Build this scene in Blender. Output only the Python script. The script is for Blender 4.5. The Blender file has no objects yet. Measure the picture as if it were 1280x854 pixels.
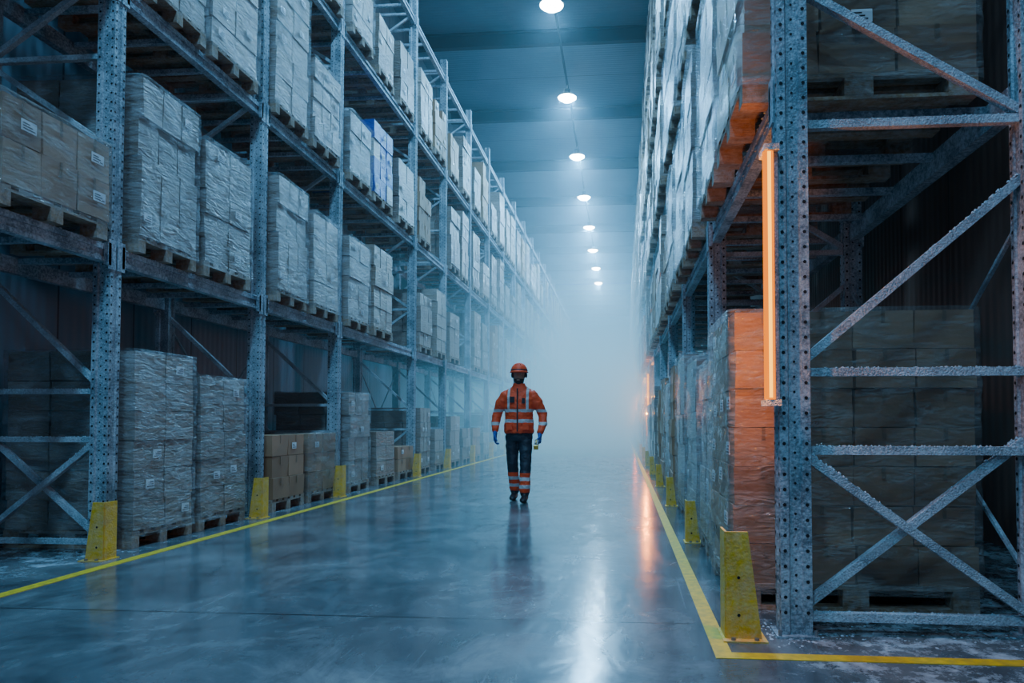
import bpy, bmesh, math, random
from mathutils import Vector, Matrix, noise
random.seed(7)
scn = bpy.context.scene
col = scn.collection

# ---------------------------------------------------------------- materials
def new_mat(name):
    m = bpy.data.materials.new(name); m.use_nodes = True
    nt = m.node_tree; nt.nodes.clear()
    return m, nt
def N(nt, typ, **kw):
    n = nt.nodes.new(typ)
    for k, v in kw.items():
        if k == 'inp':
            for a, b in v.items(): n.inputs[a].default_value = b
        else: setattr(n, k, v)
    return n
def L(nt, a, b): nt.links.new(a, b)
def rgba(c): return (c[0], c[1], c[2], 1.0)
def math_n(nt, op, a, b=None, clamp=False):
    n = nt.nodes.new('ShaderNodeMath'); n.operation = op; n.use_clamp = clamp
    for i, v in enumerate((a, b)):
        if v is None: continue
        if isinstance(v, (int, float)): n.inputs[i].default_value = v
        else: nt.links.new(v, n.inputs[i])
    return n.outputs[0]
def ramp(nt, fac, stops):
    r = nt.nodes.new('ShaderNodeValToRGB')
    while len(r.color_ramp.elements) < len(stops): r.color_ramp.elements.new(0.5)
    for e, (p, c) in zip(r.color_ramp.elements, stops):
        e.position = p; e.color = rgba(c) if len(c) == 3 else c
    nt.links.new(fac, r.inputs[0]); return r.outputs[0]
def mixc(nt, fac, a, b):
    n = nt.nodes.new('ShaderNodeMix'); n.data_type = 'RGBA'
    if isinstance(fac, float): n.inputs[0].default_value = fac
    else: nt.links.new(fac, n.inputs[0])
    for i, v in ((6, a), (7, b)):
        if isinstance(v, tuple): n.inputs[i].default_value = rgba(v)
        else: nt.links.new(v, n.inputs[i])
    return n.outputs[2]
def simple(name, c1, c2=None, rough=.6, metal=0., scale=8., bump=0., bscale=40., detail=3., frost=None, stretch=(1,1,1)):
    m, nt = new_mat(name)
    out = N(nt, 'ShaderNodeOutputMaterial'); p = N(nt, 'ShaderNodeBsdfPrincipled')
    L(nt, p.outputs[0], out.inputs[0])
    tc = N(nt, 'ShaderNodeTexCoord'); mp = N(nt, 'ShaderNodeMapping'); mp.inputs['Scale'].default_value = stretch
    L(nt, tc.outputs['Object'], mp.inputs[0])
    nz = N(nt, 'ShaderNodeTexNoise', inp={'Scale': scale, 'Detail': detail}); L(nt, mp.outputs[0], nz.inputs['Vector'])
    c2 = c2 or tuple(x*.75 for x in c1)
    colr = ramp(nt, nz.outputs[0], [(.35, c1), (.65, c2)])
    if frost:
        amt, fsc = frost
        n2 = N(nt, 'ShaderNodeTexNoise', inp={'Scale': fsc, 'Detail': 4., 'Roughness': .75}); L(nt, tc.outputs['Object'], n2.inputs['Vector'])
        n4 = N(nt, 'ShaderNodeTexNoise', inp={'Scale': 4., 'Detail': 3., 'Roughness': .6}); L(nt, tc.outputs['Object'], n4.inputs['Vector'])
        s = math_n(nt, 'ADD', math_n(nt, 'MULTIPLY', n2.outputs[0], .6), math_n(nt, 'MULTIPLY', n4.outputs[0], .4))
        f = ramp(nt, s, [(.42, (0,0,0)), (.60, (amt,)*3)])
        colr = mixc(nt, f, colr, (.66, .76, .84))
        rr = mixc(nt, f, (rough,)*3, (.85,)*3); L(nt, rr, p.inputs['Roughness'])
        p.inputs['Metallic'].default_value = metal
    else:
        p.inputs['Roughness'].default_value = rough; p.inputs['Metallic'].default_value = metal
    L(nt, colr, p.inputs['Base Color'])
    if bump:
        n3 = N(nt, 'ShaderNodeTexNoise', inp={'Scale': bscale, 'Detail': 3.}); L(nt, mp.outputs[0], n3.inputs['Vector'])
        b = N(nt, 'ShaderNodeBump', inp={'Strength': bump, 'Distance': .02}); L(nt, n3.outputs[0], b.inputs['Height'])
        L(nt, b.outputs[0], p.inputs['Normal'])
    return m

M = {}
M['steel'] = simple('galvanised_frosted_steel', (.17,.225,.27), (.11,.155,.19), rough=.5, metal=.2, scale=14, bump=.35, bscale=90, frost=(.65, 60.))
M['brace'] = simple('frost_covered_steel', (.36,.44,.50), (.22,.29,.35), rough=.7, metal=.0, scale=20, bump=1., bscale=120, frost=(1., 80.))
M['beam'] = simple('rack_beam_steel', (.16,.225,.28), (.11,.155,.20), rough=.5, metal=.1, scale=6, bump=.3, bscale=80, frost=(.8, 45.))
M['hole'] = simple('slot_dark', (.01,.013,.016), rough=.9)
M['wood'] = simple('pallet_wood', (.34,.20,.11), (.17,.10,.055), rough=.8, scale=5, stretch=(1,6,6), bump=.4, bscale=30, frost=(.25, 30.))
M['cart1'] = simple('cardboard_a', (.42,.22,.125), (.33,.175,.10), rough=.5, scale=3, bump=.1, bscale=60)
M['cart2'] = simple('cardboard_b', (.33,.175,.095), (.26,.135,.075), rough=.5, scale=3, bump=.1, bscale=60)
M['cart3'] = simple('cardboard_c', (.45,.26,.155), (.36,.205,.12), rough=.5, scale=3, bump=.1, bscale=60)
M['tape'] = simple('packing_tape', (.24,.14,.08), rough=.3)
M['label'] = simple('paper_label', (.8,.82,.84), (.74,.77,.8), rough=.5)
M['ink'] = simple('printed_ink', (.03,.03,.035), rough=.6)
M['yellow'] = simple('yellow_guard_paint', (.85,.46,.005), (.68,.34,.005), rough=.5, scale=9, bump=.3, bscale=60, frost=(.18, 25.))
M['line'] = simple('yellow_line_paint', (.78,.48,.01), (.5,.32,.02), rough=.45, scale=22, detail=6)
M['black'] = simple('black_plastic', (.02,.02,.025), rough=.4)
M['bolt'] = simple('bolt_steel', (.4,.42,.45), rough=.35, metal=.8)
M['frost'] = simple('frost_crystals', (.5,.6,.68), (.38,.47,.55), rough=.8, scale=60, bump=.6, bscale=200)

def film_mat(name, card, film, amt, spk_amt=.35):
    m, nt = new_mat(name)
    out = N(nt, 'ShaderNodeOutputMaterial'); p = N(nt, 'ShaderNodeBsdfPrincipled', inp={'Roughness': .32}); L(nt, p.outputs[0], out.inputs[0])
    tc = N(nt, 'ShaderNodeTexCoord'); oi = N(nt, 'ShaderNodeObjectInfo')
    off = N(nt, 'ShaderNodeVectorMath', operation='ADD'); L(nt, tc.outputs['Object'], off.inputs[0])
    sc_ = math_n(nt, 'MULTIPLY', oi.outputs['Random'], 40.); L(nt, sc_, off.inputs[1])
    mp = N(nt, 'ShaderNodeMapping'); mp.inputs['Scale'].default_value = (1.2,1.2,4.5); mp.inputs['Rotation'].default_value = (.3,.2,0); L(nt, off.outputs[0], mp.inputs[0])
    nz = N(nt, 'ShaderNodeTexNoise', inp={'Scale': 2.6, 'Detail': 5., 'Roughness': .7, 'Distortion': .8}); L(nt, mp.outputs[0], nz.inputs['Vector'])
    f = ramp(nt, nz.outputs[0], [(.35, (amt*.3,)*3), (.65, (amt,)*3)])
    c = mixc(nt, f, card, film)
    spk = N(nt, 'ShaderNodeTexNoise', inp={'Scale': 70., 'Detail': 2., 'Roughness': .7}); L(nt, off.outputs[0], spk.inputs['Vector'])
    s = ramp(nt, spk.outputs[0], [(.55, (0,0,0)), (.7, (spk_amt,)*3)])
    c = mixc(nt, s, c, (.65,.72,.78))
    hs = N(nt,'ShaderNodeHueSaturation'); L(nt, c, hs.inputs['Color'])
    v = N(nt,'ShaderNodeMapRange',inp={'To Min':.68,'To Max':1.05}); L(nt, oi.outputs['Random'], v.inputs[0]); L(nt, v.outputs[0], hs.inputs['Value'])
    L(nt, hs.outputs[0], p.inputs['Base Color'])
    nz2 = N(nt, 'ShaderNodeTexNoise', inp={'Scale': 5., 'Detail': 5., 'Distortion': 1.3}); L(nt, mp.outputs[0], nz2.inputs['Vector'])
    b = N(nt, 'ShaderNodeBump', inp={'Strength': .7, 'Distance': .03}); L(nt, nz2.outputs[0], b.inputs['Height']); L(nt, b.outputs[0], p.inputs['Normal'])
    return m
M['film1'] = film_mat('filmed_carton_a', (.34,.20,.12), (.36,.355,.35), .7)
M['film2'] = film_mat('filmed_carton_b', (.27,.16,.10), (.29,.29,.285), .65)
M['film3'] = film_mat('filmed_carton_c', (.38,.25,.165), (.42,.42,.42), .75)
M['fblue'] = film_mat('filmed_carton_blue', (.0,.035,.30), (.01,.12,.5), .3, .1)

def wrap_mat(name, colr, lo, hi, rough=.25):
    m, nt = new_mat(name)
    out = N(nt, 'ShaderNodeOutputMaterial')
    p = N(nt, 'ShaderNodeBsdfPrincipled', inp={'Base Color': rgba(colr), 'Roughness': rough, 'Specular IOR Level': .8})
    t = N(nt, 'ShaderNodeBsdfTransparent', inp={'Color': (.95,.96,.97,1)})
    mx = N(nt, 'ShaderNodeMixShader')
    tc = N(nt, 'ShaderNodeTexCoord')
    mp = N(nt, 'ShaderNodeMapping'); mp.inputs['Scale'].default_value = (1.2,1.2,4.); mp.inputs['Rotation'].default_value = (.35,.2,0)
    L(nt, tc.outputs['Object'], mp.inputs[0])
    nz = N(nt, 'ShaderNodeTexNoise', inp={'Scale': 3.0, 'Detail': 5., 'Roughness': .65, 'Distortion': .9}); L(nt, mp.outputs[0], nz.inputs['Vector'])
    f = ramp(nt, nz.outputs[0], [(.42, (lo,)*3), (.70, (hi,)*3)])
    L(nt, f, mx.inputs[0]); L(nt, t.outputs[0], mx.inputs[1]); L(nt, p.outputs[0], mx.inputs[2])
    b = N(nt, 'ShaderNodeBump', inp={'Strength': .9, 'Distance': .04})
    nz2 = N(nt, 'ShaderNodeTexNoise', inp={'Scale': 6., 'Detail': 4., 'Distortion': 1.4}); L(nt, mp.outputs[0], nz2.inputs['Vector'])
    L(nt, nz2.outputs[0], b.inputs['Height']); L(nt, b.outputs[0], p.inputs['Normal'])
    L(nt, mx.outputs[0], out.inputs[0]); return m
M['wrap'] = wrap_mat('stretch_wrap_film', (.52,.58,.63), .05, .45, .2)
M['wrapc'] = wrap_mat('clear_stretch_wrap', (.36,.34,.33), .15, .6, .1)

# ---------------------------------------------------------------- mesh builder
class MB:
    def __init__(s): s.v=[]; s.f=[]; s.m=[]; s.mats=[]; s.smooth=[]
    def mi(s, mat):
        if mat not in s.mats: s.mats.append(mat)
        return s.mats.index(mat)
    def addf(s, vs, fs, mat, smooth=False):
        o=len(s.v); s.v += [tuple(v) for v in vs]; k=s.mi(mat)
        for f in fs: s.f.append([i+o for i in f]); s.m.append(k); s.smooth.append(smooth)
    def box(s, x0,x1,y0,y1,z0,z1, mat, jit=0, M4=None):
        vs=[(x,y,z) for z in (z0,z1) for y in (y0,y1) for x in (x0,x1)]
        if jit: vs=[(v[0]+random.uniform(-jit,jit),v[1]+random.uniform(-jit,jit),v[2]+random.uniform(-jit,jit)*.5) for v in vs]
        s.addf(vs, [(0,2,3,1),(4,5,7,6),(0,1,5,4),(2,6,7,3),(0,4,6,2),(1,3,7,5)], mat)
    def bar(s, p, q, w, h, mat, up=(0,1,0)):
        p=Vector(p); q=Vector(q); d=(q-p).normalized(); a=Vector(up).cross(d)
        if a.length<1e-4: a=Vector((1,0,0)).cross(d)
        a.normalize(); b=d.cross(a); vs=[]
        for c in (p,q):
            for sx,sy in ((-1,-1),(1,-1),(1,1),(-1,1)): vs.append(c+a*sx*w/2+b*sy*h/2)
        s.addf(vs, [(3,2,1,0),(4,5,6,7),(0,1,5,4),(1,2,6,5),(2,3,7,6),(3,0,4,7)], mat)
    def prism(s, pts, z0, z1, mat):
        n=len(pts); vs=[(x,y,z) for z in (z0,z1) for x,y in pts]
        s.addf(vs, [tuple(range(n-1,-1,-1)), tuple(range(n,2*n))]+[(i,(i+1)%n,n+(i+1)%n,n+i) for i in range(n)], mat)
    def disc(s, c, r, axis, mat, n=6, t=.002):
        c=Vector(c); ax=Vector(axis).normalized(); a=ax.orthogonal().normalized(); b=ax.cross(a)
        vs=[c+ax*t+(a*math.cos(2*math.pi*i/n)+b*math.sin(2*math.pi*i/n))*r for i in range(n)]
        s.addf(vs,[tuple(range(n))],mat)
    def lump(s, c, r, h, mat):
        n=6; c=Vector(c); vs=[]; a0=random.random()*6
        for k,(rr,zz) in enumerate(((1.,0.),(.75,.6))):
            for i in range(n):
                t=a0+2*math.pi*i/n; q=r*rr*random.uniform(.65,1.2); vs.append((c.x+math.cos(t)*q,c.y+math.sin(t)*q,c.z+h*zz*random.uniform(.7,1.2)))
        vs.append((c.x,c.y,c.z+h))
        s.addf(vs,[(i,(i+1)%n,n+(i+1)%n,n+i) for i in range(n)]+[(n+i,n+(i+1)%n,2*n) for i in range(n)],mat,True)
    def cyl(s, p, q, r0, r1, mat, n=16, smooth=True, caps=True):
        p=Vector(p); q=Vector(q); ax=(q-p).normalized(); a=ax.orthogonal().normalized(); b=ax.cross(a); vs=[]
        for c,r in ((p,r0),(q,r1)):
            vs += [c+(a*math.cos(2*math.pi*i/n)+b*math.sin(2*math.pi*i/n))*r for i in range(n)]
        s.addf(vs,[(i,(i+1)%n,n+(i+1)%n,n+i) for i in range(n)],mat,smooth)
        if caps: s.addf(vs,[tuple(range(n-1,-1,-1)),tuple(range(n,2*n))],mat)
    def rings(s, rs, mat, n=20, smooth=True, caps=True):
        vs=[]
        for c,ux,uy,rx,ry in rs:
            c=Vector(c)
            for i in range(n):
                t=2*math.pi*i/n; vs.append(c+Vector(ux)*math.cos(t)*rx+Vector(uy)*math.sin(t)*ry)
        fs=[(k*n+i,k*n+(i+1)%n,(k+1)*n+(i+1)%n,(k+1)*n+i) for k in range(len(rs)-1) for i in range(n)]
        if caps: fs += [tuple(range(n-1,-1,-1)), tuple(range((len(rs)-1)*n, len(rs)*n))]
        s.addf(vs,fs,mat,smooth)
    def limb(s, pts, mat, n=16):
        P=[Vector(p[0]) for p in pts]; R=[p[1] for p in pts]
        rs=[]
        for i,p in enumerate(P):
            d=(P[min(i+1,len(P)-1)]-P[max(i-1,0)]).normalized()
            a=Vector((0,1,0)).cross(d)
            if a.length<.1: a=Vector((1,0,0)).cross(d)
            a.normalize(); b=d.cross(a)
            if i==0: 
                for k,rr in ((-.9,.35),(-.6,.78)): rs.append((p+d*k*R[0],a,b,R[0]*rr,R[0]*rr))
            rs.append((p,a,b,R[i],R[i]))
            if i==len(P)-1:
                for k,rr in ((.6,.78),(.9,.35)): rs.append((p+d*k*R[-1],a,b,R[-1]*rr,R[-1]*rr))
        s.rings(rs,mat,n)
    def ell(s, c, r, mat, n=16, m=10, rot=None):
        rs=[]
        R=rot or Matrix.Identity(3)
        for k in range(m+1):
            t=-math.pi/2+math.pi*(k+.0)/m; cr=max(math.cos(t),.02)
            rs.append((Vector(c)+R@Vector((0,0,math.sin(t)*r[2])),R@Vector((1,0,0)),R@Vector((0,1,0)),cr*r[0],cr*r[1]))
        s.rings(rs,mat,n)
    def mesh(s, name):
        me=bpy.data.meshes.new(name); me.from_pydata(s.v,[],s.f)
        for m in s.mats: me.materials.append(m)
        me.polygons.foreach_set('material_index', s.m); me.polygons.foreach_set('use_smooth', s.smooth)
        me.update(); return me
    def obj(s, name, loc=(0,0,0), parent=None):
        o=bpy.data.objects.new(name, s.mesh(name)); col.objects.link(o); o.location=loc
        if parent: o.parent=parent
        return o

# ---------------------------------------------------------------- room
m, nt = new_mat('polished_wet_concrete'); M['floor']=m
out=N(nt,'ShaderNodeOutputMaterial'); p=N(nt,'ShaderNodeBsdfPrincipled'); L(nt,p.outputs[0],out.inputs[0])
tc=N(nt,'ShaderNodeTexCoord'); sep=N(nt,'ShaderNodeSeparateXYZ'); L(nt,tc.outputs['Object'],sep.inputs[0])
n1=N(nt,'ShaderNodeTexNoise',inp={'Scale':1.3,'Detail':8.,'Roughness':.68,'Distortion':.5}); L(nt,tc.outputs['Object'],n1.inputs['Vector'])
mp=N(nt,'ShaderNodeMapping'); mp.inputs['Scale'].default_value=(2.,.8,1); mp.inputs['Rotation'].default_value=(0,0,.35); L(nt,tc.outputs['Object'],mp.inputs[0])
n2=N(nt,'ShaderNodeTexNoise',inp={'Scale':1.6,'Detail':8.,'Roughness':.75,'Distortion':1.}); L(nt,mp.outputs[0],n2.inputs['Vector'])
base=ramp(nt,n1.outputs[0],[(.34,(.045,.058,.07)),(.5,(.10,.12,.135)),(.68,(.21,.235,.25))])
sc=ramp(nt,n2.outputs[0],[(.36,(.4,.4,.4)),(.5,(1,1,1))])
mul=N(nt,'ShaderNodeMix',data_type='RGBA',blend_type='MULTIPLY'); mul.inputs[0].default_value=.7
L(nt,base,mul.inputs[6]); L(nt,sc,mul.inputs[7]); c=mul.outputs[2]
mp3=N(nt,'ShaderNodeMapping'); mp3.inputs['Scale'].default_value=(22.,.7,1); mp3.inputs['Rotation'].default_value=(0,0,-.25); L(nt,tc.outputs['Object'],mp3.inputs[0])
n5=N(nt,'ShaderNodeTexNoise',inp={'Scale':1.5,'Detail':4.,'Distortion':.4}); L(nt,mp3.outputs[0],n5.inputs['Vector'])
sf=ramp(nt,n5.outputs[0],[(.66,(0,0,0)),(.74,(.3,.3,.3))]); c=mixc(nt,sf,c,(.26,.3,.33))
def joint(coord, off, per, wdt):
    a=math_n(nt,'FLOORED_MODULO',math_n(nt,'SUBTRACT',coord,off),per)
    return math_n(nt,'LESS_THAN',a,wdt)
j=joint(sep.outputs[1],3.62,6.,.014)
j=math_n(nt,'MAXIMUM',j,joint(sep.outputs[0],-4.35,30.,.01))
c=mixc(nt,j,c,(.012,.015,.018))
nf=N(nt,'ShaderNodeTexNoise',inp={'Scale':6.,'Detail':8.,'Roughness':.8}); L(nt,tc.outputs['Object'],nf.inputs['Vector'])
dx=math_n(nt,'SUBTRACT',math_n(nt,'ABSOLUTE',math_n(nt,'ADD',sep.outputs[0],1.6)),2.12)
dm=math_n(nt,'MULTIPLY',dx,2.,clamp=True)
fr=math_n(nt,'ADD',math_n(nt,'MULTIPLY',dm,.12),math_n(nt,'SUBTRACT',nf.outputs[0],.6))
fm=math_n(nt,'MULTIPLY',fr,8.,clamp=True); fm=math_n(nt,'MULTIPLY',fm,dm,clamp=True)
fm=math_n(nt,'MULTIPLY',fm,.8)
c=mixc(nt,fm,c,(.46,.55,.62)); L(nt,c,p.inputs['Base Color'])
rg=ramp(nt,n2.outputs[0],[(.3,(.32,)*3),(.5,(.14,)*3),(.7,(.22,)*3)]); rg=mixc(nt,fm,rg,(.8,.8,.8)); L(nt,rg,p.inputs['Roughness'])
nb=N(nt,'ShaderNodeTexNoise',inp={'Scale':2.6,'Detail':4.}); L(nt,tc.outputs['Object'],nb.inputs['Vector'])
bp=N(nt,'ShaderNodeBump',inp={'Strength':.14,'Distance':.02}); L(nt,nb.outputs[0],bp.inputs['Height']); L(nt,bp.outputs[0],p.inputs['Normal'])
p.inputs['Specular IOR Level'].default_value=.9

XL,XR,Y0,Y1,ZC=-6.1,3.2,-10.,78.,12.2
b=MB(); b.box(XL-.2,XR+3,Y0,Y1,-.2,0,M['floor']); b.obj('floor')
def panel_mat(name,c1,c2,per,axis):
    m,nt=new_mat(name); out=N(nt,'ShaderNodeOutputMaterial'); p=N(nt,'ShaderNodeBsdfPrincipled',inp={'Roughness':.5}); L(nt,p.outputs[0],out.inputs[0])
    tc=N(nt,'ShaderNodeTexCoord'); sep=N(nt,'ShaderNodeSeparateXYZ'); L(nt,tc.outputs['Object'],sep.inputs[0])
    nz=N(nt,'ShaderNodeTexNoise',inp={'Scale':.8,'Detail':4.}); L(nt,tc.outputs['Object'],nz.inputs['Vector'])
    c=ramp(nt,nz.outputs[0],[(.3,c1),(.7,c2)])
    a=math_n(nt,'FLOORED_MODULO',sep.outputs[axis],per); j=math_n(nt,'LESS_THAN',a,.025)
    c=mixc(nt,j,c,tuple(x*.35 for x in c1)); L(nt,c,p.inputs['Base Color'])
    rib=math_n(nt,'SINE',math_n(nt,'MULTIPLY',sep.outputs[axis],2*math.pi/.12))
    bp=N(nt,'ShaderNodeBump',inp={'Strength':.25,'Distance':.01}); L(nt,rib,bp.inputs['Height']); L(nt,bp.outputs[0],p.inputs['Normal'])
    return m
M['wallp']=panel_mat('insulated_wall_panel',(.16,.22,.28),(.22,.29,.36),1.15,1)
M['wallr']=panel_mat('insulated_wall_panel_dark',(.20,.11,.09),(.27,.155,.125),1.15,1)
M['wallb']=panel_mat('insulated_wall_panel_end',(.2,.27,.33),(.26,.33,.4),1.15,0)
M['ceil']=panel_mat('ceiling_panel',(.07,.13,.18),(.10,.17,.22),2.4,1)
b=MB(); b.box(XL-.2,XL,Y0,Y1,0,ZC,M['wallp']); b.obj('wall_left')
b=MB(); b.box(XR,XR+.2,Y0+8,Y1,0,ZC,M['wallr']); b.obj('wall_right')
b=MB(); b.box(XL,XR,Y1-.2,Y1,0,ZC,M['wallb']); b.obj('wall_back')
b=MB(); b.box(XL-.2,XR+.2,Y0,Y1,ZC,ZC+.2,M['ceil']); b.obj('ceiling')
M['cbeam']=simple('ceiling_steel',(.004,.008,.012),rough=.9)
for i in range(13):
    y=14.2+4.8*i
    b=MB(); b.box(XL+.01,XR-.01,y-.09,y+.09,ZC-.42,ZC-.30,M['cbeam']); b.box(XL+.01,XR-.01,y-.02,y+.02,ZC-.31,ZC-.06,M['cbeam']); b.box(XL+.01,XR-.01,y-.09,y+.09,ZC-.06,ZC-.001,M['cbeam'])
    b.obj('ceiling_beam')
b=MB(); b.cyl((-1.7,Y0,11.735),(-1.7,Y1-.2,11.735),.035,.035,M['cbeam'],8); b.obj('lighting_conduit')

# ---------------------------------------------------------------- racks
def upright(b, cx, cy, z1, side, detail):
    h=[(-.075,-.06),(-.034,-.06),(-.026,-.048),(.026,-.048),(.034,-.06),(.075,-.06),(.075,-.03),(.066,-.022),(.066,.022),(.075,.03),
       (.075,.06),(.034,.06),(.026,.048),(-.026,.048),(-.034,.06),(-.075,.06),(-.075,.03),(-.066,.022),(-.066,-.022),(-.075,-.03)]
    b.prism([(cx+x,cy+y) for x,y in h],.012,z1,M['steel'])
    b.box(cx-.1,cx+.1,cy-.09,cy+.09,0,.012,M['steel'])
    if detail:
        z=.12
        while z<z1-.05:
            for dx in (-.054,.054):
                b.disc((cx+dx,cy-.06,z),.0095,(0,-1,0),M['hole'])
            for dy in (-.045,.045):
                b.disc((cx+side*.075,cy+dy,z),.0095,(side,0,0),M['hole'])
            b.disc((cx,cy-.048,z+.03),.007,(0,-1,0),M['hole'])
            z+=.075
        for dx in (-.085,.085):
            b.cyl((cx+dx,cy-.078,.012),(cx+dx,cy-.078,.04),.009,.009,M['bolt'],6,False)
def rack(name, xf, xb, ys, H, levels, side):
    b=MB()
    for i,y in enumerate(ys):
        det = y<16
        upright(b,xf,y,H,side,det); upright(b,xb,y,H,side,det and side<0)
        s=1 if xb>xf else -1
        a=xf+s*.06; c=xb-s*.06; w=.042
        def hz(z): b.bar((a,y,z),(c,y,z),w,w,M['brace'])
        def dg(z0,z1,dy=0): b.bar((a,y+dy,z0),(c,y+dy,z1),w,w,M['brace'])
        hz(.09); hz(.91); hz(1.30); dg(.88,.12,-.022); dg(.14,1.06-.1,.022); dg(1.36,2.25)
        z=2.55; k=0
        while z<H-.2:
            hz(z)
            if z+1.0<H: dg(z+.7,z+.04) if k%2==0 else dg(z+.04,z+.7)
            z+=.75; k+=1
        if y<6:   # frost crust along the near braces
            x0,x1=min(a,c)+.02,max(a,c)-.02
            def crust(z0,z1,dy):
                for q in range(110):
                    t=random.random(); b.lump((x0+(x1-x0)*t,y+dy+random.uniform(-.016,.016),(z0+(z1-z0)*t)+.014),random.uniform(.004,.011),random.uniform(.008,.016),M['frost'])
            for zz in (.09,.91,1.30,2.55): crust(zz,zz,0)
            if s>0: crust(.88,.12,-.022); crust(.14,.96,.022); crust(1.36,2.25,0); crust(3.25,2.59,0)
            else: crust(.12,.88,-.022); crust(.96,.14,.022); crust(2.25,1.36,0)
    for i in range(len(ys)-1):
        ya,yb=ys[i]+.06,ys[i+1]-.06
        for li,lz in enumerate(levels):
            for x,sd in ((xf,side),(xb,-side)):
                b.box(x-.03,x+.03,ya,yb,lz-.14,lz,M['beam'])
                b.box(min(x+sd*.03,x+sd*.045),max(x+sd*.03,x+sd*.045),ya,yb,lz-.045,lz,M['beam'])
                b.box(min(x+sd*.03,x+sd*.045),max(x+sd*.03,x+sd*.045),ya,yb,lz-.14,lz-.105,M['beam'])
                for yy in (ys[i],ys[i+1]):
                    e=.06 if yy==ys[i] else -.06
                    b.box(min(x+sd*.076,x+sd*.082),max(x+sd*.076,x+sd*.082),min(yy+e*.2,yy+e*1.5),max(yy+e*.2,yy+e*1.5),lz-.2,lz+.04,M['beam'])
                    b.box(min(x+sd*.045,x+sd*.082),max(x+sd*.045,x+sd*.082),min(yy+e*1.0,yy+e*1.6),max(yy+e*1.0,yy+e*1.6),lz-.17,lz+.01,M['beam'])
            if ya<11 and li<2:
                for q in range(int((yb-ya)*70)):
                    b.lump((xf+side*random.uniform(.028,.047),random.uniform(ya,yb),lz-random.choice([.004,.004,.108])),random.uniform(.006,.014),random.uniform(.006,.015),M['frost'])
            n=4
            for k in range(n):
                yy=ya+(yb-ya)*(k+.5)/n
                b.box(min(xf,xb)+.03,max(xf,xb)-.03,yy-.025,yy+.025,lz-.05,lz-.004,M['beam'])
    for i in range(len(ys)-1):
        if i%2==0:
            b.bar((xb,ys[i],.2),(xb,ys[i+1],2.2),.02,.02,M['brace'],up=(1,0,0)); b.bar((xb+.02,ys[i],2.2),(xb+.02,ys[i+1],.2),.02,.02,M['brace'],up=(1,0,0))
    return b.obj(name)
LF,LB=-4.17,-5.27
ysL=[2.9,5.2,7.48,9.61,13.25,15.6,18.2,20.8]; 
while ysL[-1]<62: ysL.append(ysL[-1]+2.6)
levL=[2.48,4.70,6.95,9.2]
rack('pallet_rack',LF,LB,ysL,9.6,levL,1)
RF,RB=.85,2.02
ysR=[3.5,6.17,8.75]
while ysR[-1]<62: ysR.append(ysR[-1]+2.6)
levR=[2.78,5.1,7.4,9.6]
rack('pallet_rack',RF,RB,ysR,11.6,levR,-1)
# frost fallen on the floor at the rack feet
b=MB()
for k in range(420):
    if k%3: 
        x=random.uniform(.72,2.3); y=3.5+random.gauss(0,.09); x = x if random.random()<.6 else .85+random.gauss(0,.1)
        if y<3.26: continue
    else: x=-4.17+random.gauss(-.05,.15); y=random.choice(ysL[1:5])+random.gauss(0,.15)
    r=random.uniform(.003,.010); b.lump((x,y,0),r,r*.5,M['frost'])
b.obj('floor_frost')

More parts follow.
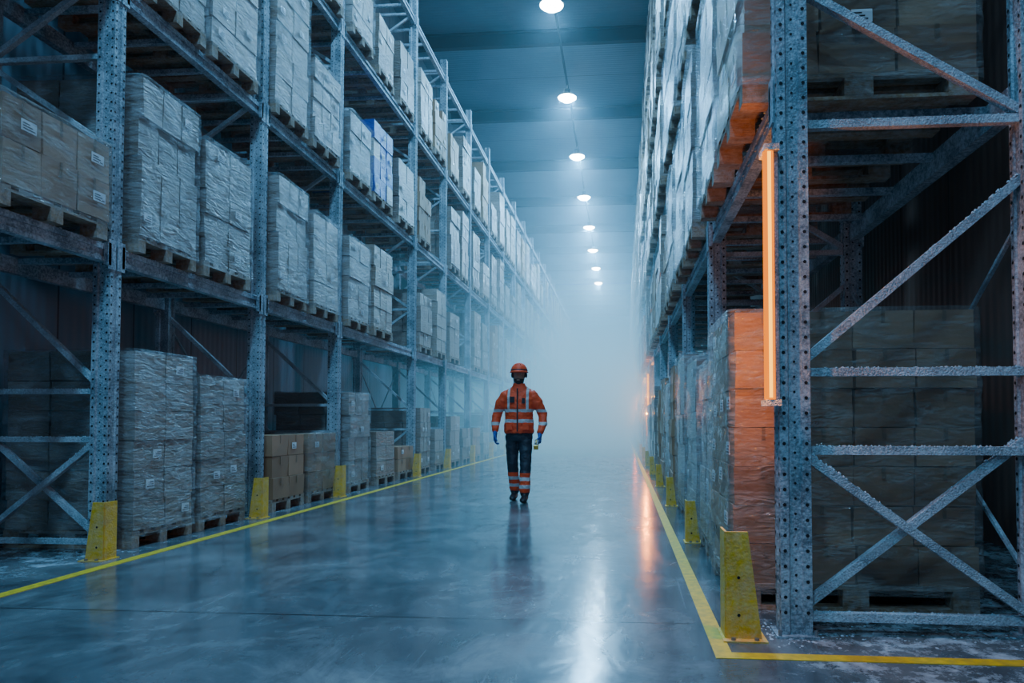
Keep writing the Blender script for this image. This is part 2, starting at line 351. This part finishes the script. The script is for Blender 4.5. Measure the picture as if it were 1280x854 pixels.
# ---------------------------------------------------------------- pallet loads
def pallet(b,w,d):
    for y in (-w/2,-.05,w/2-.1):
        b.box(-d/2,d/2,y,y+.1,0,.02,M['wood'])
        for x in (-d/2,-.07,d/2-.14): b.box(x,x+.14,y,y+.1,.02,.10,M['wood'])
    for x in (-d/2,-.07,d/2-.14): b.box(x+.001,x+.139,-w/2+.001,w/2-.001,.10,.12,M['wood'])
    n=6
    for k in range(n):
        y=-w/2+(w-.1)*k/(n-1); b.box(-d/2,d/2,y,y+.1,.12,.145,M['wood'])
def load_mesh(name,w,d,h,nx,ny,nz,kind,seed,shell=True):
    random.seed(seed); b=MB(); pallet(b,w,d*.98)
    z0=.146; ch=(h-z0)/nz; cw=(w-.02)/ny; cd=(d-.02)/nx
    pal={'wrap':['film1','film2','film3','film1'],'blue':['fblue','fblue','fblue','film3']}.get(kind,['cart1','cart2','cart3','cart1'])
    for k in range(nz):
        ox=random.uniform(-.014,.014); oy=random.uniform(-.014,.014)
        for i in range(nx):
            for j in range(ny):
                if k==nz-1 and kind=='loose' and random.random()<.2: continue
                x=-d/2+.01+i*cd+ox; y=-w/2+.01+j*cw+oy; z=z0+k*ch
                mt=M[random.choice(pal)]
                top=ch-.005
                b.box(x+.006,x+cd-.006,y+.006,y+cw-.006,z,z+top,mt,jit=.006)
                for sx,xx in ((-1,x),(1,x+cd)):
                    if (sx<0 and i==0) or (sx>0 and i==nx-1):
                        e=xx+sx*.002
                        if kind in('loose','clear'): b.box(min(e-.004,e),max(e-.004,e)+.0,y+cw*.47,y+cw*.53,z+top*.62,z+top,M['tape'])
                        if random.random()<.3:
                            ly=y+cw*random.uniform(.15,.5); lz=z+top*random.uniform(.25,.5); e1=e+sx*.004; e2=e1+sx*.004
                            b.box(min(e1,e2),max(e1,e2),ly,ly+.11,lz,lz+.075,M['label'])
                            for q in range(3):
                                b.box(min(e2,e2+sx*.001),max(e2,e2+sx*.001),ly+.01,ly+.10-.02*q,lz+.012+q*.018,lz+.019+q*.018,M['ink'])
                for sy,yy in ((-1,y),(1,y+cw)):
                    if (sy<0 and j==0) or (sy>0 and j==ny-1):
                        if kind in('loose','clear'): b.box(x+cd*.47,x+cd*.53,min(yy,yy+sy*.002),max(yy,yy+sy*.002),z+top*.7,z+top,M['tape'])
    if kind in ('wrap','clear') and shell:
        n=64; rows=26; mt=M[{'wrap':'wrap','clear':'wrapc'}[kind]]
        hw,hd=w/2+.018,d/2+.018; per=[]
        for i in range(n):
            t=2*math.pi*(i+.5)/n; cx,sx=math.cos(t),math.sin(t); e=.07
            per.append((hd*math.copysign(abs(cx)**e,cx),hw*math.copysign(abs(sx)**e,sx)))
        vs=[]
        for r in range(rows+1):
            z=.09+(h+.012-.09)*r/rows
            for x,y in per:
                q=Vector((x*3,y*3,z*5+seed)); dn=noise.noise(q)*.006+abs(noise.noise(Vector((x*2+z*2,y*2-z*3,z*9+seed))))*.014
                s=1+dn/.6; s=max(s,1.0)
                vs.append((x*s,y*s,z+noise.noise(q*2)*.01))
        fs=[(r*n+i,r*n+(i+1)%n,(r+1)*n+(i+1)%n,(r+1)*n+i) for r in range(rows) for i in range(n)]
        o=len(vs); base=rows*n
        for x,y in per: vs.append((x*.93,y*.93,h+.016+noise.noise(Vector((x*9,y*9,seed)))*.006))
        fs += [(base+i,base+(i+1)%n,o+(i+1)%n,o+i) for i in range(n)]
        b.addf(vs,fs,mt,True)
    elif kind=='loose':
        for yy in (-w*.2,w*.2): b.box(-d/2-.004,d/2+.004,yy-.008,yy+.008,h+.004,h+.007,M['black'])
    return b.mesh(name)
W,D=.88,1.16
var={}
def getload(h,kind,sd=0,shell=True):
    h=round(h/.15)*.15
    key=(h,kind,sd,shell)
    if key not in var:
        nz=max(2,round((h-.146)/random.Random(int(h*100)+sd).choice([.24,.3,.34])))
        nx,ny=[(3,2),(3,3),(2,2)][sd%3]
        var[key]=load_mesh('pallet_load_mesh',W,D,h,nx,ny,nz,kind,int(h*100)*7+sd*13+len(kind),shell)
    return var[key]
rl=random.Random(11)
def place(x,y,z,h,kind,sd,wy=1.,dx=1.,rot=None):
    st=random.getstate(); me=getload(h,kind,sd,y<10.8); random.setstate(st)
    nm={'wrap':'shrink_wrapped_pallet_load','blue':'blue_wrapped_pallet_load','clear':'clear_wrapped_pallet_load','loose':'carton_pallet_load'}[kind]
    o=bpy.data.objects.new(nm,me); col.objects.link(o); o.location=(x,y,z+.001)
    rz=(0 if rl.random()<.5 else math.pi)+rl.uniform(-.03,.03)
    if rot is not None: rz=rot
    o.rotation_euler=(0,0,rz); o.scale=(dx,wy,1)
    return o
LX=-4.03-D/2
over={
 (0,0):[],
 (0,1):[(4.55,.75,'clear',1,1.1)],
 (0,2):[(4.6,1.2,'wrap',1,1.)],
 (1,0):[(5.76,1.65,'wrap',0,.91),(6.66,1.5,'wrap',2,.91)],
 (1,1):[(5.76,1.5,'wrap',1,.91),(6.70,1.35,'wrap',2,.93)],
 (1,2):[(5.85,1.5,'wrap',0,.93),(6.8,1.5,'wrap',2,.93)],
 (2,0):[(8.03,.9,'loose',0,.93),(8.98,.9,'clear',2,.95)],
 (2,1):[(8.05,1.5,'wrap',1,.92),(9.02,1.35,'wrap',0,.92)],
 (2,2):[(8.03,1.8,'wrap',2,.92),(9.02,1.2,'wrap',1,.92)],
 (3,0):[(10.25,1.5,'wrap',1,1.),(11.5,.9,'wrap',2,1.),(12.6,.6,'clear',0,1.)],
 (3,1):[(10.2,1.35,'wrap',0,1.),(11.3,1.5,'wrap',1,1.05),],
 (3,2):[(10.25,1.05,'wrap',0,.95),(11.25,1.35,'blue',1,1.),(12.5,1.2,'wrap',2,1.)],
}
for i in range(len(ysL)-1):
    y0,y1=ysL[i]+.08,ysL[i+1]-.08
    for lv,z in enumerate([0]+levL[:3]):
        if (i,lv) in over:
            for (y,h,k,sd,wy) in over[(i,lv)]: place(LX,y,z,h,k,sd,wy)
            continue
        if i==0 and lv>2: continue
        n=2 if y1-y0<3 else 3
        for j in range(n):
            if rl.random()<.09: continue
            yc=y0+(y1-y0)*(j+.5)/n+rl.uniform(-.04,.04)
            h=rl.choice([1.2,1.35,1.5,1.65,1.8,1.05]) if lv else rl.choice([.75,.9,1.2,1.35,1.5])
            k='wrap' if rl.random()<.88 else 'loose'
            place(LX+rl.uniform(-.04,.02),yc,z,h,k,rl.randrange(3),rl.uniform(.9,1.03))
RX=.66+D/2
for i in range(len(ysR)-1):
    y0,y1=ysR[i]+.08,ysR[i+1]-.08
    for lv,z in enumerate([0]+levR):
        n=2
        for j in range(n):
            if i==0 and lv==0: continue
            if i==0 and lv==1 and j==0:
                o=place(1.27,4.21,z,1.65,'clear',0,1.12,1.08,rot=0.)
                b=MB(); b.box(-.05,.05,-.002,.002,-.035,.035,M['label'])
                for q in range(3): b.box(-.04,.03-.015*q,-.003,-.002,-.02+q*.016,-.013+q*.016,M['ink'])
                b.obj('shipping_label',(.0,-.49,.42),parent=o); continue
            if rl.random()<.04 and i>0: continue
            yc=y0+(y1-y0)*(j+.5)/n+rl.uniform(-.05,.05)
            h=rl.choice([1.5,1.65,1.8])
            k='wrap' if (rl.random()<.9 and not (i==0 and j==0)) else ('clear' if i==0 else 'loose')
            place((RX if i else .64+D*1.08/2)+rl.uniform(-.02,.03),yc,z,h,k,rl.randrange(3),1.1,1.08 if i==0 else 1.)
big=load_mesh('near_load_mesh',.95,1.34,1.68,4,3,7,'clear',77)
o=bpy.data.objects.new('clear_wrapped_pallet_load',big); col.objects.link(o); o.location=(1.29,4.4,.001)
place(1.26,5.5,0,1.5,'wrap',0,1.05,1.05)

# ---------------------------------------------------------------- post protectors, floor lines, light bars
def guard(x,y,side,s=1.):
    b=MB(); h=.52*s; w=.17*s
    pts=[(0,0),(w,0),(w*.62,h),(0,h)] if side<0 else [(w,0),(0,0),(w*.38,h),(w,h)]
    vs=[Vector((px,yy,pz)) for yy in (-.006,.006) for px,pz in pts]
    b.addf(vs,[(0,1,2,3),(7,6,5,4),(0,4,5,1),(1,5,6,2),(2,6,7,3),(3,7,4,0)],M['yellow'])
    e=0 if side<0 else w
    b.box(e-.006,e+.006,.006,.15*s,0,h,M['yellow'])
    b.box(-.02,w+.02,-.05,.17*s,0,.008,M['yellow'])
    for dx in (.03,w-.03): b.cyl((dx,-.03,.008),(dx,-.03,.02),.012,.012,M['bolt'],6,False)
    for q in (.12,.3): b.disc((w*.35 if side<0 else w*.65,-.006,q*s),.008,(0,-1,0),M['hole'],8)
    b.obj('post_protector',(x,y,0))
for k,y in enumerate(ysR[:14]): guard(.50 if k==0 else .56,y-.12,-1,1. if k==0 else .7)
for k,y in enumerate(ysL[1:14]): guard(-4.06,y-.3,1,.85)
b=MB(); b.box(-3.80,-3.71,-2,70,0,.003,M['line']); b.obj('floor_marking_line')
b=MB(); b.box(.415,.495,3.19,70,0,.003,M['line']); b.box(.415,6,3.11,3.19,0,.003,M['line']); b.obj('floor_marking_line')
def emit(name,c,s):
    m,nt=new_mat(name); out=N(nt,'ShaderNodeOutputMaterial'); e=N(nt,'ShaderNodeEmission',inp={'Color':rgba(c),'Strength':s}); L(nt,e.outputs[0],out.inputs[0]); return m
M['orange']=emit('orange_led_diffuser',(1,.22,.0),1.7); M['core']=emit('orange_led_core',(1,.42,.015),4.)
for k,y in enumerate((ysR[0],ysR[6],ysR[12])):
    root=bpy.data.objects.new('orange_light_bar',None); col.objects.link(root); root.location=(.735,y-.02,0)
    b=MB(); b.box(-.005,.037,-.065,.03,1.14,2.42,M['steel']); b.box(-.034,.038,-.10,.036,2.39,2.42,M['brace']); b.box(-.034,.038,-.10,.036,1.13,1.16,M['brace'])
    b.obj('housing',parent=root)
    b=MB(); b.cyl((-.012,-.072,1.162),(-.012,-.072,2.388),.027,.027,M['orange'],20); b.box(-.020,-.004,-.103,-.094,1.17,2.38,M['core']); b.obj('diffuser_tube',parent=root)
    for z in (1.3,1.75,2.2):
        ld=bpy.data.lights.new('orange_lamp','POINT'); ld.energy=(13 if k==0 else 40); ld.color=(1,.27,.012); ld.shadow_soft_size=.02
        lo=bpy.data.objects.new('lamp',ld); col.objects.link(lo); lo.parent=root; lo.location=(-.07,-.115,z)

# ---------------------------------------------------------------- high-bay lights
M['led']=emit('led_lens',(.7,.92,1),80.)
for i in range(13):
    y=-7.6+4.8*i
    root=bpy.data.objects.new('high_bay_light',None); col.objects.link(root); root.location=(-1.7,y,11.3)
    b=MB(); b.cyl((0,0,0),(0,0,.14),.30,.13,M['black'],24); b.cyl((0,0,.14),(0,0,.26),.1,.1,M['black'],16); b.cyl((0,0,.26),(0,0,.40),.012,.012,M['bolt'],8)
    b.obj('housing',parent=root)
    b=MB(); b.cyl((0,0,-.09),(0,0,-.001),.16,.285,M['led'],24); b.obj('lens',parent=root)
    ld=bpy.data.lights.new('high_bay_lamp','AREA'); ld.shape='DISK'; ld.size=.48; ld.energy=400 if y<20 else 760; ld.color=(.17,.57,1.)
    lo=bpy.data.objects.new('lamp',ld); col.objects.link(lo); lo.parent=root; lo.location=(0,0,-.11)

# ---------------------------------------------------------------- fog
m,nt=new_mat('freezer_fog'); out=N(nt,'ShaderNodeOutputMaterial')
tc=N(nt,'ShaderNodeTexCoord'); sep=N(nt,'ShaderNodeSeparateXYZ'); L(nt,tc.outputs['Object'],sep.inputs[0])
r=N(nt,'ShaderNodeMapRange',interpolation_type='SMOOTHSTEP',inp={'From Min':10.,'From Max':45.,'To Min':.003,'To Max':.042}); L(nt,sep.outputs[1],r.inputs[0])
r2=N(nt,'ShaderNodeMapRange',interpolation_type='SMOOTHSTEP',inp={'From Min':10.,'From Max':27.,'To Min':.0,'To Max':.20}); L(nt,sep.outputs[1],r2.inputs[0])
hz=N(nt,'ShaderNodeMapRange',interpolation_type='SMOOTHSTEP',inp={'From Min':.3,'From Max':7.,'To Min':1.,'To Max':.0}); L(nt,sep.outputs[2],hz.inputs[0])
lowd=math_n(nt,'MULTIPLY',r2.outputs[0],hz.outputs[0])
dn=math_n(nt,'ADD',r.outputs[0],lowd)
vs=N(nt,'ShaderNodeVolumeScatter',inp={'Color':(.62,.88,1,1),'Anisotropy':.45}); L(nt,dn,vs.inputs['Density'])
em=N(nt,'ShaderNodeEmission',inp={'Color':(.09,.36,.58,1)})  # fog glows by itself; emission stands in for multiply scattered lamp light
es=math_n(nt,'ADD',math_n(nt,'MULTIPLY',r.outputs[0],.18),math_n(nt,'MULTIPLY',lowd,.85)); L(nt,es,em.inputs['Strength'])
ad=N(nt,'ShaderNodeAddShader'); L(nt,vs.outputs[0],ad.inputs[0]); L(nt,em.outputs[0],ad.inputs[1]); L(nt,ad.outputs[0],out.inputs['Volume'])
try: m.cycles.volume_step_rate=2.0
except Exception: pass
b=MB(); b.box(XL+.02,XR-.02,5.5,62,.01,ZC-.02,m); fo=b.obj('freezer_fog')

# ---------------------------------------------------------------- worker
O=simple('hi_vis_orange',(1.,.075,.006),(.9,.06,.005),rough=.65,scale=12,bump=.5,bscale=18)
def banded(name, base, zb, xb=None, zx=None, split=None):
    m,nt=new_mat(name); out=N(nt,'ShaderNodeOutputMaterial'); p=N(nt,'ShaderNodeBsdfPrincipled',inp={'Roughness':.6}); L(nt,p.outputs[0],out.inputs[0])
    tc=N(nt,'ShaderNodeTexCoord'); sep=N(nt,'ShaderNodeSeparateXYZ'); L(nt,tc.outputs['Object'],sep.inputs[0])
    nz=N(nt,'ShaderNodeTexNoise',inp={'Scale':14.,'Detail':4.}); L(nt,tc.outputs['Object'],nz.inputs['Vector'])
    c=ramp(nt,nz.outputs[0],[(.3,base),(.7,tuple(x*.8 for x in base))])
    mask=None
    def band(co,a,bb):
        return math_n(nt,'MULTIPLY',math_n(nt,'GREATER_THAN',co,a),math_n(nt,'LESS_THAN',co,bb))
    zz=math_n(nt,'ADD',sep.outputs[2],math_n(nt,'MULTIPLY',nz.outputs[0],.02))
    for a,bb in zb:
        k=band(zz,a,bb); mask=k if mask is None else math_n(nt,'MAXIMUM',mask,k)
    if xb:
        ax=math_n(nt,'ABSOLUTE',sep.outputs[0]); k=math_n(nt,'MULTIPLY',band(ax,*xb),band(zz,*zx)); mask=math_n(nt,'MAXIMUM',mask,k)
    c=mixc(nt,mask,c,(.5,.52,.53))
    if split: c=mixc(nt,math_n(nt,'GREATER_THAN',zz,split),c,(.011,.017,.03))
    L(nt,c,p.inputs['Base Color'])
    bp=N(nt,'ShaderNodeBump',inp={'Strength':.6,'Distance':.025}); n2=N(nt,'ShaderNodeTexNoise',inp={'Scale':14.,'Detail':3.,'Distortion':1.}); L(nt,tc.outputs['Object'],n2.inputs['Vector'])
    L(nt,n2.outputs[0],bp.inputs['Height']); L(nt,bp.outputs[0],p.inputs['Normal'])
    return m
OC=(1.,.075,.006)
MJ=banded('hi_vis_jacket',OC,[(1.055,1.10),(1.195,1.235)],(.11,.143),(1.235,1.56))
MS=banded('hi_vis_sleeve',OC,[(1.02,1.065),(1.195,1.235)])
MG=banded('hi_vis_trousers',OC,[(.19,.235),(.29,.335)],split=.39)
MBt=simple('work_boot',(.012,.012,.015),rough=.5)
MGl=simple('blue_work_glove',(.01,.08,.36),(.01,.06,.27),rough=.6)
MSk=simple('skin',(.42,.24,.17),(.37,.2,.14),rough=.5)
MHair=simple('dark_beard',(.03,.02,.015),rough=.8)
MEye=simple('eye_white',(.55,.55,.55),rough=.2)
worker=bpy.data.objects.new('warehouse_worker',None); col.objects.link(worker); worker.location=(-1.38,9.12,0)
X=(1,0,0); Yv=(0,1,0)
def remeshed(b,name,vox,smooth=4,loc=(0,0,0)):
    o=b.obj('tmp'); md=o.modifiers.new('r','REMESH'); md.mode='VOXEL'; md.voxel_size=vox; md.use_smooth_shade=True
    s=o.modifiers.new('s','SMOOTH'); s.iterations=smooth; s.factor=.5
    dg=bpy.context.evaluated_depsgraph_get(); dg.update()
    me=bpy.data.meshes.new_from_object(o.evaluated_get(dg)); me.name=name
    bpy.data.objects.remove(o); me.materials.clear()
    for p in me.polygons: p.use_smooth=True
    ob=bpy.data.objects.new(name,me); col.objects.link(ob); ob.parent=worker; ob.location=loc
    return ob
b=MB(); g=MBt
T=[(.90,.196,.15,0),(.93,.205,.158,0),(1.03,.200,.155,-.005),(1.12,.188,.150,-.008),(1.25,.200,.155,-.01),(1.35,.215,.155,-.005),(1.42,.212,.14,0),(1.465,.19,.122,.003),(1.50,.145,.105,.005),(1.53,.10,.09,.005),(1.56,.086,.085,0),(1.58,.084,.08,-.005)]
b.rings([((0,yo,z),X,Yv,rx,ry) for z,rx,ry,yo in T],g,28)
RA=[((-.175,.0,1.405),.082),((-.245,.005,1.31),.078),((-.305,.03,1.16),.064),((-.322,.0,1.05),.059),((-.318,-.045,.945),.046)]
LA=[((.175,.0,1.405),.082),((.25,.01,1.30),.078),((.312,.045,1.155),.064),((.325,-.02,1.03),.059),((.30,-.10,.92),.046)]
for A in (RA,LA): b.limb(A,g,18)
b.rings([((0,.005,z),X,Yv,rx,ry) for z,rx,ry in ((.80,.165,.125),(.86,.178,.133),(.92,.175,.13),(1.0,.17,.12))],g,24)
RLg=[((-.088,.005,.86),.098),((-.092,0,.70),.09),((-.09,-.02,.52),.076),((-.083,.03,.36),.074),((-.078,.10,.2),.076),((-.076,.115,.13),.066)]
LLg=[((.088,0,.86),.098),((.095,-.05,.70),.09),((.1,-.10,.52),.076),((.1,-.13,.36),.074),((.098,-.15,.2),.076),((.098,-.155,.12),.066)]
for A in (RLg,LLg): b.limb(A,g,18)
def boot(cx,cy,tilt=0.):
    R=Matrix.Rotation(tilt,3,'X')
    rs=[]
    for (y,rx,rz,zc) in ((.095,.02,.03,.05),(.08,.036,.05,.052),(.03,.043,.06,.062),(-.04,.044,.055,.057),(-.1,.05,.042,.044),(-.16,.05,.034,.036),(-.2,.036,.026,.03),(-.215,.015,.015,.028)):
        rs.append((Vector((cx,cy,.0))+R@Vector((0,y,zc)),Vector(X),R@Vector((0,0,1)),rx,rz))
    b.rings(rs,g,16)
boot(-.08,.115,-.0); boot(.102,-.155)
body=remeshed(b,'body_clothing',.011,5)
me=body.data
for mm in (MJ,MS,MG,MBt): me.materials.append(mm)
for p in me.polygons:
    c=p.center
    if abs(c.x)>.232 or (abs(c.x)>.205 and c.z<1.28 and c.z>1.0): k=1
    elif c.z>.905: k=0
    elif c.z>.125: k=2
    else: k=3
    p.material_index=k
for v in me.vertices:
    q=v.co; n_=v.normal
    if q.z>.12: v.co=q+n_*(noise.noise(Vector((q.x*8,q.y*8,q.z*17)))*.009+noise.noise(Vector((q.x*20+q.z*12,q.y*20,q.z*30)))*.004)
for v in me.vertices:
    if v.co.z<.001: v.co.z=.001
b=MB(); 
b.box(-.008,.008,-.178,-.158,.93,1.50,M['black']); b.box(-.10,-.04,-.172,-.15,1.31,1.39,M['black']); b.box(.06,.10,-.172,-.15,1.30,1.37,M['black'])
b.box(.07,.15,-.168,-.14,.95,1.03,O); b.box(-.15,-.07,-.168,-.14,.95,1.03,O)
b.obj('jacket_zip_and_pockets',parent=worker)
Mx=MB(); hc=Vector((0,-.015,1.685))
HR=[(-.125,.03,.03,-.045),(-.11,.048,.05,-.035),(-.085,.06,.07,-.02),(-.05,.068,.085,-.008),(-.01,.073,.095,0),(.03,.077,.1,.003),(.07,.074,.095,.006),(.1,.058,.075,.008),(.118,.03,.04,.008),(.122,.008,.01,.008)]
Mx.rings([((hc.x,hc.y+yo,hc.z+z),X,Yv,rx,ry) for z,rx,ry,yo in HR],g,24)
Mx.limb([((0,.01,1.53),.055),((0,0,1.62),.055)],g,16)
Mx.rings([((0,hc.y-.088,hc.z+.02),X,Yv,.008,.012),((0,hc.y-.1,hc.z-.01),X,Yv,.011,.015),((0,hc.y-.108,hc.z-.03),X,Yv,.016,.016),((0,hc.y-.095,hc.z-.042),X,Yv,.012,.012)],g,10)
for s in (-1,1):
    Mx.ell((s*.077,hc.y+.01,hc.z-.005),(.01,.02,.032),g,10,6)
    Mx.ell((s*.03,hc.y-.086,hc.z+.028),(.024,.014,.008),g,10,6)
Mx.ell((0,hc.y-.092,hc.z-.065),(.024,.012,.006),g,10,6); Mx.ell((0,hc.y-.092,hc.z-.077),(.02,.012,.006),g,10,6)
head=remeshed(Mx,'head',.005,2)
for mm in (MSk,MHair): head.data.materials.append(mm)
for p in head.data.polygons:
    d=p.center-hc
    beard = d.z<-.052 and d.z>-.13 and d.y<.03 and not (abs(d.x)<.02 and -.08<d.z<-.062)
    hair = d.y>.03 and d.z>-.03
    p.material_index=1 if (beard or hair) else 0
b=MB()
for s in (-1,1):
    b.ell((s*.03,hc.y-.083,hc.z+.008),(.012,.009,.006),MEye,10,6); b.ell((s*.03,hc.y-.0905,hc.z+.008),(.005,.003,.005),M['black'],8,5)
    b.box(s*.03-.018,s*.03+.018,hc.y-.1,hc.y-.09,hc.z+.026,hc.z+.032,MHair)
b.obj('eyes',parent=worker)
b=MB(); hz0=hc.z+.045; rs=[]
for k in range(9):
    t=k/8*math.pi/2; rs.append(((0,hc.y+.005,hz0+math.sin(t)*.125),X,Yv,max(.113*math.cos(t),.004),max(.135*math.cos(t),.004)))
b.rings(rs,O,28); 
b.rings([((0,hc.y,hz0-.012),X,Yv,.118,.142),((0,hc.y-.004,hz0-.006),X,Yv,.128,.155),((0,hc.y,hz0+.006),X,Yv,.114,.138)],O,28)
b.rings([((0,hc.y-.12,hz0-.016),X,Yv,.075,.06),((0,hc.y-.12,hz0-.006),X,Yv,.078,.064),((0,hc.y-.115,hz0+.008),X,Yv,.07,.05)],O,20)
for x in (-.03,0,.03): b.bar((x,hc.y-.09,hz0+.09),(x,hc.y+.1,hz0+.1),.012,.02,O)
b.rings([((0,hc.y+.003,hz0+.014),X,Yv,.117,.14),((0,hc.y+.003,hz0+.03),X,Yv,.113,.136)],M['black'],28,caps=False)
b.obj('helmet',parent=worker)
b=MB()
for s in (-1,1):
    b.bar((s*.085,hc.y,hc.z+.05),(s*.06,hc.y-.04,hc.z-.11),.014,.004,M['black'])
    b.ell((s*.093,hc.y+.01,hc.z),(.018,.03,.038),M['black'],12,8)
b.bar((-.06,hc.y-.04,hc.z-.112),(.06,hc.y-.04,hc.z-.112),.004,.014,M['black'])
b.obj('helmet_strap_and_ear_defenders',parent=worker)
def hand(name,wrist,s,fwd,grip):
    b=MB(); w=Vector(wrist); d=Vector((0,fwd,-1)).normalized(); a=Vector((0,-1,0)); a=(a-d*a.dot(d)).normalized(); n=Vector((-s,0,0))
    b.rings([(w+d*t,a,n,ra,rn) for t,ra,rn in ((-.04,.03,.026),(0,.036,.03),(.03,.042,.024),(.07,.046,.022),(.1,.045,.02),(.108,.03,.013))],g,16)
    lens=[.078,.088,.082,.064]
    for i,Ln in enumerate(lens):
        base=w+d*.095+a*(.034-.0225*i)
        curl=(.3,.6,.9) if not grip else (.9,1.5,1.5)
        ang=0; p=base; pts=[(p-d*.02,.0105),(p,.0105)]
        for q,f in zip(curl,(.45,.3,.25)):
            ang+=q; p=p+(d*math.cos(ang)+n*math.sin(ang))*Ln*f; pts.append((p.copy(),.0095-.0008*len(pts)/2))
        b.limb(pts,g,10)
    tb=w+d*.035+a*.035
    t1=tb+(a*.6+d*.7+n*.35).normalized()*.035; t2=t1+(a*.2+d*.9+n*(.4 if not grip else 1.)).normalized()*.03; t3=t2+(d*.9+n*.5).normalized()*.024
    b.limb([(tb,.015),(t1,.0125),(t2,.011),(t3,.0095)],g,10)
    o=remeshed(b,name,.004,2); o.data.materials.append(MGl); return w+d*.1+n*.03
hand('glove_right',(-.317,-.055,.905),-1,-.1,False)
gp=hand('glove_left',(.295,-.115,.88),1,-.25,True)
b=MB(); SY=simple('scanner_yellow',(.9,.5,.01),rough=.4)
gx,gy,gz=gp
b.bar((gx,gy+.07,gz+.0),(gx,gy-.075,gz-.02),.028,.03,M['black'],up=(1,0,0))
b.bar((gx,gy-.06,gz+.02),(gx,gy-.15,gz-.05),.055,.05,M['black'],up=(1,0,0)); b.bar((gx,gy-.15,gz-.05),(gx,gy-.17,gz-.065),.062,.058,SY,up=(1,0,0)); b.bar((gx,gy-.1,gz+.02),(gx,gy-.14,gz-.015),.05,.012,SY,up=(1,0,0))
b.obj('barcode_scanner',parent=worker)

# ---------------------------------------------------------------- world and camera
w=bpy.data.worlds.new('World'); scn.world=w; w.use_nodes=True
bg=w.node_tree.nodes['Background']; bg.inputs[0].default_value=(.13,.26,.40,1); bg.inputs[1].default_value=.42
cd=bpy.data.cameras.new('Camera'); cam=bpy.data.objects.new('Camera',cd); col.objects.link(cam)
cd.sensor_width=36; cd.lens=853/1280*36; cd.shift_x=-69/1280; cd.shift_y=75.4/1280; cd.clip_end=200
cam.location=(0,0,1.05); cam.rotation_euler=(math.pi/2+.03,0,.08)
scn.camera=cam
